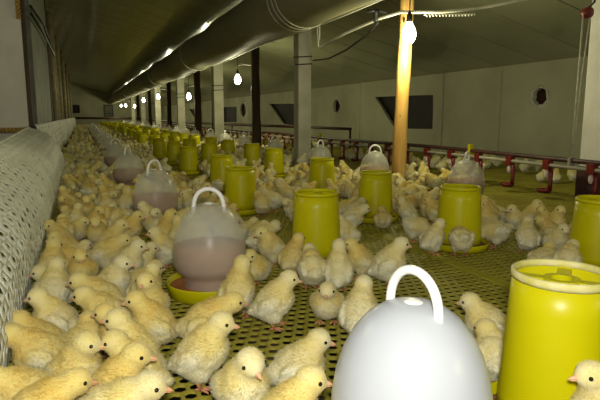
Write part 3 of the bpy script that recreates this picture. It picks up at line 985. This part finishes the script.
def beak_mesh(hc, hr):
    bm = bmesh.new()
    m3 = hr.to_3x3()
    n = 10
    # upper mandible curves down to a point, lower one is shorter
    for prof, zo in (([(0.022, 0.0068, 0.0058), (0.0265, 0.0057, 0.0050), (0.0315, 0.0040, 0.0037), (0.0355, 0.0023, 0.0023), (0.0385, 0.0006, 0.0008)], 0.0), ([(0.022, 0.0054, 0.0036), (0.028, 0.0040, 0.0028), (0.0325, 0.0024, 0.0017), (0.0352, 0.0006, 0.0006)], -0.0034)):
        rings = []
        for x, wy, wz in prof:
            dz = -0.004 + zo - max(0, x - 0.03) * 0.32
            rings.append([bm.verts.new(hc + m3 @ Vector((x, wy * math.cos(2 * PI * k / n), dz + wz * math.sin(2 * PI * k / n)))) for k in range(n)])
        for a, b in zip(rings, rings[1:]):
            for k in range(n):
                bm.faces.new((a[k], a[(k + 1) % n], b[(k + 1) % n], b[k]))
        bm.faces.new(rings[0]); bm.faces.new(rings[-1])
    return mesh_of(bm, 'beak')

def eye_mesh(hc, hr, s):
    bm = bmesh.new()
    c = hc + hr.to_3x3() @ Vector((0.0125, s * 0.0192, 0.0035))
    bmesh.ops.create_uvsphere(bm, u_segments=10, v_segments=8, radius=0.0037, matrix=Matrix.Translation(c))
    return mesh_of(bm, 'eye')

def leg_mesh(s, sit, step=0.0):
    bm = bmesh.new()
    y = s * 0.021
    if not sit:
        add_tube(bm, [(0.0 + step, y, 0.050), (-0.007 + step, y, 0.036), (-0.002 + step, y, 0.020), (0.004 + step, y, 0.006)], [0.0060, 0.0045, 0.0036, 0.0042], 7)
    o = Vector((0.004 + step, y, 0.006)) if not sit else Vector((0.030, y, 0.006))
    for a, ln in ((0, 0.027), (0.62, 0.022), (-0.62, 0.022), (PI, 0.012)):
        d = Vector((math.cos(a), math.sin(a), 0))
        add_tube(bm, [o, o + d * ln * 0.5 + Vector((0, 0, -0.0012)), o + d * ln * 0.9 + Vector((0, 0, -0.0022)), o + d * ln * 1.05 + Vector((0, 0, -0.0045))], [0.0036, 0.0030, 0.0023, 0.0007], 6)
    return mesh_of(bm, 'leg')

PROTO = {}
def proto(pose):
    if pose in PROTO:
        return PROTO[pose]
    me, hc, hr, fw = chick_body(pose, 0.0032, 15000, len(PROTO) * 13 + 3)
    sit = pose in ('sit', 'tucked')
    PROTO[pose] = dict(body=me, beak=beak_mesh(hc, hr), el=eye_mesh(hc, hr, 1), er=eye_mesh(hc, hr, -1),
                       ll=leg_mesh(1, sit, 0.006), lr=leg_mesh(-1, sit, -0.006))
    return PROTO[pose]
for k in POSES:
    proto(k)

n_chick = 0
def add_chick(x, y, head, pose, s, lab, grp=None):
    global n_chick
    p = PROTO[pose]
    t = tag(empty('chick', (x, y, 0.001), math.radians(head)), lab, 'chick', grp)
    t.scale = (s, s, s)
    link('body', p['body'], None, t)
    link('beak', p['beak'], M['beak'], t)
    link('eye', p['el'], M['eye'], t)
    link('eye', p['er'], M['eye'], t)
    link('leg', p['ll'], M['leg'], t)
    link('leg', p['lr'], M['leg'], t)
    n_chick += 1
    return t

HEROES = [
    (0.199, 1.037, -20, 'alert', 1.04, 'cream chick standing in profile on both orange feet before other chicks'),
    (0.236, 0.867, 270, 'face', 1.06, 'pale chick facing straight forward with a frontal beak and two visible eyes'),
    (0.025, 0.948, -14, 'alert', 1.02, 'large pale chick with upright neck, pressed behind the profile chick'),
    (0.017, 0.864, -20, 'forward', 1.05, 'bright lemon chick with lowered head at the edge of the packed crowd'),
    (-0.039, 1.060, 296, 'turnl', 1.0, 'cream chick with turned head and pale wing patch amid the packed crowd'),
    (0.074, 1.096, 170, 'tall', 1.0, 'tall slim cream chick stretching its neck above the packed crowd'),
    (0.070, 1.015, 162, 'alert', 0.98, 'yellow chick with orange beak close in front of the tall slim chick'),
    (0.055, 1.185, 152, 'alert', 0.95, 'pale chick wedged behind two upright chicks with only its face showing'),
    (0.030, 1.319, 143, 'forward', 1.05, 'whitish chick with long pale back and reaching head'),
    (-0.104, 1.161, 160, 'forward', 0.98, 'white-backed chick with low head over bare netting beside the fence'),
    (-0.086, 1.364, 164, 'alert', 0.95, 'cream chick with dark eye beside the foot of the net fence'),
    (-0.115, 0.839, 170, 'alert', 1.0, 'pale chick standing hard against the foot of the white fence'),
    (-0.115, 1.292, 164, 'sit', 1.0, 'chick squatting low on bare netting beside the white fence'),
    (-0.030, 1.241, 48, 'tucked', 1.0, 'chick with rounded yellow back turned, near the squatting chick by the fence'),
    (0.129, 1.245, 168, 'alert', 0.98, 'small cream chick in front of the yellow drinker tray'),
    (0.242, 1.193, -12, 'forward', 1.05, 'plump chick with long back leaning towards the drinker with brown water'),
    (0.368, 1.383, 50, 'tall', 1.02, 'chick seen from behind stretching up against the drinker with brown water'),
    (0.437, 1.279, -16, 'alert', 1.0, 'lone round cream chick standing on open netting on thin pink legs'),
    (0.141, 1.654, -14, 'tucked', 1.05, 'yellow chick resting on the netting beside the brown-water drinker tray'),
    (0.380, 0.965, -10, 'sit', 1.0, 'deep yellow chick lying half hidden behind the forward-facing chick'),
    (0.276, 0.753, -17, 'alert', 1.02, 'cream chick with orange beak close beside the big empty white drinker'),
    (0.592, 1.285, 246, 'sit', 0.98, 'whitish chick sitting on open netting with its beak pointing down'),
    (0.608, 1.128, 48, 'alert', 1.0, 'yellow-headed chick standing behind the big empty white drinker'),
    (0.853, 1.577, 153, 'alert', 0.92, 'slim chick with back to its partner on the open netting by the feeder'),
    (0.899, 1.476, -14, 'alert', 1.05, 'plump golden chick standing upright on orange feet on open netting'),
    (0.653, 1.532, 76, 'forward', 1.0, 'chick feeding with its white rump out at the tall yellow feeder'),
    (0.724, 1.488, 62, 'tall', 0.98, 'chick standing upright with its back turned at the tall yellow feeder'),
    (0.650, 1.695, 38, 'alert', 0.95, 'small chick tucked between the brown-water drinker and tall yellow feeder'),
    (1.161, 2.244, -17, 'forward', 1.0, 'chick in profile beside the yellow feeder with a dome behind it'),
    (0.707, 0.531, 174, 'tall', 0.95, 'pale chick perched on the tray rim of the large yellow feeder'),
    (0.895, 1.000, 138, 'sit', 1.0, 'chick resting between the big empty white drinker and large yellow feeder'),
    (0.790, 0.862, 58, 'tucked', 1.0, 'golden chick squeezed in behind the big empty white drinker'),
    (0.037, 2.301, 250, 'face', 1.0, 'chick peering straight ahead from the crowd beside the brown-water drinker row'),
    (0.158, 2.345, -17, 'alert', 1.0, 'cream chick in profile next to the second brown-water drinker'),
    (0.292, 2.235, 40, 'tall', 1.0, 'chick with its back turned between two drinkers with brown water'),
    (0.054, 1.972, -17, 'forward', 1.02, 'yellow chick craning forward amid the crowd by the fence'),
    (0.108, 1.791, -14, 'alert', 1.0, 'upright cream chick at the edge of the fence crowd beside bare netting'),
    (0.057, 1.615, 304, 'turnl', 1.0, 'chick with its head turned beside the resting yellow chick'),
    (-0.027, 1.785, 260, 'face', 0.95, 'small white-faced chick looking out of the fence crowd'),
    (-0.094, 1.694, 178, 'sit', 1.02, 'grey-white chick squatting against the net fence'),
    (-0.103, 1.597, 73, 'alert', 1.0, 'golden chick with its back turned at the foot of the net fence'),
    (0.022, 1.451, 150, 'forward', 1.05, 'orange-tinged chick leaning forward behind the whitish long-backed chick'),
    (0.513, 1.688, 228, 'sit', 1.0, 'pale chick resting against the right side of the brown-water drinker'),
    (0.621, 1.839, 188, 'alert', 1.0, 'cream chick in the huddle between drinker and tall feeder'),
    (0.633, 1.995, 8, 'forward', 1.0, 'chick pushing into the huddle between drinker and tall feeder'),
    (1.358, 1.694, 68, 'peck', 1.0, 'chick with white rump pecking in front of the feeder with a dome behind'),
    (1.585, 1.755, 153, 'peck', 1.0, 'chick bending into the tray of the feeder with a dome behind'),
    (-0.094, 0.917, -2, 'forward', 1.0, 'cream chick low in the crowd beside the white fence'),
    (-0.115, 0.993, 178, 'forward', 0.95, 'yellow chick partly hidden by the white net fence'),
    (-0.003, 0.784, 328, 'sit', 1.0, 'chick lying with grey-white wing in the densest part of the crowd'),
]
spots = []      # (x, y, heading, scale) of every chick standing so far
def circles(x, y, hd, s=1.0):
    c, si = math.cos(hd), math.sin(hd)
    return [(x + 0.026 * s * c, y + 0.026 * s * si), (x - 0.026 * s * c, y - 0.026 * s * si)]
for x, y, h, pose, s, lab in HEROES:
    t = add_chick(x, y, h, pose, s * 0.96, lab)
    if 'perched on the tray rim' in lab:
        t.location.z = 0.036
    spots += circles(x, y, math.radians(h), s)

R_D = 0.083
def free(x, y, hd):
    for cx, cy in circles(x, y, hd):
        for ox, oy, orad in occupied:
            if (cx - ox) ** 2 + (cy - oy) ** 2 < (orad + 0.028) ** 2:
                return False
        for sx, sy in spots:
            if abs(sx - cx) < R_D and (sx - cx) ** 2 + (sy - cy) ** 2 < R_D * R_D:
                return False
    return True
for y_, x_, r_ in ((3.6, 2.27, 0.07), (5.62, 2.27, 0.1), (7.35, 2.27, 0.08), (9.65, 2.27, 0.1), (9.95, 2.27, 0.07), (11.5, 2.27, 0.09), (2.44, 3.2, 0.3)):
    occupied.append((x_, y_, r_))
# ring of chicks feeding around the nearer feeders
RING = {1: (20, 75, 150, 200), 2: (-130, -75, -10, 60, 190), 3: (-120, -60, 0, 200), 4: (-35, 15, 60, 130, 200), 5: (-150, -100, -55, 0, 60, 170), 6: (-140, -95, -40, 15, 180), 7: (150, 200, 95)}
ring_words = {1: 'the tall feeder by the brown-water drinker', 2: 'the feeder behind the tall one', 3: 'the third feeder in line', 4: 'the feeder with a dome behind', 5: 'the feeder before the pine pole', 6: 'the feeder before the concrete post', 7: 'the feeder near the column'}
ring_pose = {'forward': 'leaning in to feed', 'peck': 'pecking', 'alert': 'standing upright', 'tucked': 'resting'}
for fi, angs in RING.items():
    fx, fy = FE[fi][0], FE[fi][1]
    for a in angs:
        a = math.radians(a + rng.uniform(-8, 8))
        x, y = fx + 0.188 * math.cos(a), fy + 0.188 * math.sin(a)
        hd = a + PI + rng.uniform(-0.35, 0.35)
        if any((sx - cx) ** 2 + (sy - cy) ** 2 < 0.0056 for cx, cy in circles(x, y, hd) for sx, sy in spots):
            continue
        pose = rng.choice(['forward', 'forward', 'peck', 'alert', 'tucked'])
        spots += circles(x, y, hd)
        add_chick(x, y, math.degrees(hd), pose, rng.uniform(0.84, 0.97), 'yellow downy chick ' + ring_pose[pose] + ' at ' + ring_words[fi], 'chicks around feeder %d, %s' % (fi, pose))
def clump(x, y):
    return mnoise.noise(Vector((x * 2.1, y * 1.7, 4.2)))
#        x0    x1    y0    y1   tries  clump threshold   words
ZONES = [
    (-0.12, 0.16, 1.35, 4.2, 1500, -9, 'between the net fence and drinker row', 'crowd along the net fence'),
    (0.16, 0.68, 1.95, 4.2, 1200, -0.25, 'between brown-water drinkers and first feeder row', 'chicks between drinkers and feeders'),
    (0.98, 1.28, 2.15, 4.4, 500, -0.25, 'between the two rows of yellow feeders', 'chicks between the feeder rows'),
    (1.56, 2.75, 1.5, 4.2, 2200, -0.52, 'in the huddle before red cup drinkers', 'huddle before the red cup drinkers'),
    (3.0, 4.6, 3.2, 6.2, 260, 0.12, 'between red cup drinkers and plaster wall', 'chicks behind the red cup drinkers'),
    (-0.20, 0.70, 4.2, 9.0, 1500, -0.35, 'far back between net fence and feeders', 'far chicks by the net fence'),
    (1.0, 2.45, 4.2, 8.0, 1100, -0.15, 'far back between feeders and red drinkers', 'far chicks by the feeders'),
]
WORDS = {'alert': 'yellow downy chick standing upright', 'turnl': 'yellow downy chick looking aside', 'turnr': 'yellow downy chick glancing over its shoulder', 'face': 'yellow downy chick with head held high',
         'forward': 'yellow downy chick leaning forward', 'tall': 'yellow downy chick stretching its neck', 'peck': 'yellow downy chick pecking downward', 'sit': 'yellow downy chick squatting', 'tucked': 'yellow downy chick resting with tucked head'}
MIX = ['alert', 'alert', 'turnl', 'turnr', 'face', 'forward', 'forward', 'forward', 'tall', 'peck', 'sit', 'sit', 'tucked', 'tucked']
cand = []
for (x0, x1, y0, y1, tries, th, words, grp) in ZONES:
    for _ in range(tries):
        x, y = rng.uniform(x0, x1), rng.uniform(y0, y1)
        hd = rng.uniform(-PI, PI)
        if clump(x, y) < th:
            continue
        # open netting stays open
        if 0.45 < x < 1.62 and y < 2.12 and not (x < 0.62 and y > 1.62):
            continue
        if x > 0.14 and y < 1.45:
            continue
        if 2.02 < x < 2.9 and y < 3.3:
            continue
        if not free(x, y, hd):
            continue
        spots += circles(x, y, hd)
        cand.append((math.hypot(x, y), x, y, hd, words, grp))
# chicks with their heads in the feeder trays
cand.sort()
LIMIT = 298 - n_chick
for d, x, y, hd, words, grp in cand[:LIMIT]:
    pose = rng.choice(MIX)
    add_chick(x, y, math.degrees(hd), pose, rng.uniform(0.84, 0.99), WORDS[pose] + ' ' + words, grp + ', ' + pose)
# the rest, far off, one joined flock
lo_p = [chick_body(p, 0.009, 0, 5, 2)[0] for p in ('alert', 'sit', 'forward')]
lo_np = []
for me in lo_p:
    co = np.empty(len(me.vertices) * 3); me.vertices.foreach_get('co', co)
    ti = np.empty(len(me.vertices), np.float32); me.attributes['tint'].data.foreach_get('value', ti)
    lo_np.append((co.reshape(-1, 3), [tuple(p.vertices) for p in me.polygons], ti))
far = [(x, y, hd) for d, x, y, hd, w, g in cand[LIMIT:]]
for _ in range(5200):
    x, y = rng.uniform(-0.22, 4.6), rng.uniform(7.5, 30)
    if clump(x, y) < (-0.3 if x < 1.9 else 0.25) or 2.72 < x < 3.06 or 3.28 < x < 3.52 or 2.08 < x < 2.46:
        continue
    if all((x - o[0]) ** 2 + (y - o[1]) ** 2 > (o[2] + 0.04) ** 2 for o in occupied) and all(abs(x - q[0]) > 0.09 or abs(y - q[1]) > 0.11 for q in far[-400:]):
        far.append((x, y, rng.uniform(-PI, PI)))
V, F_, T_ = [], [], []
nb = 0
for x, y, hd in far:
    co, fs, ti = lo_np[rng.randrange(3)]
    c, s = math.cos(hd), math.sin(hd)
    V.append(np.stack([co[:, 0] * c - co[:, 1] * s + x, co[:, 0] * s + co[:, 1] * c + y, co[:, 2]], 1))
    F_ += [tuple(i + nb for i in f) for f in fs]
    T_.append(np.clip(ti + rng.uniform(-0.2, 0.2), 0, 1))
    nb += len(co)
me = bpy.data.meshes.new('distant_flock')
me.from_pydata(np.vstack(V).tolist(), [], F_)
at = me.attributes.new('tint', 'FLOAT', 'POINT'); at.data.foreach_set('value', np.concatenate(T_).astype(np.float32))
for p in me.polygons:
    p.use_smooth = True
o = link('distant_flock', me, M['down'])
tag(o, 'distant flock of yellow chicks filling the far half of the pen', 'chicks')
o['kind'] = 'stuff'
for m_ in lo_p:
    bpy.data.meshes.remove(m_)
print('chicks', n_chick, 'candidates', len(cand), 'far', len(far), 'far tris', len(F_) * 2)
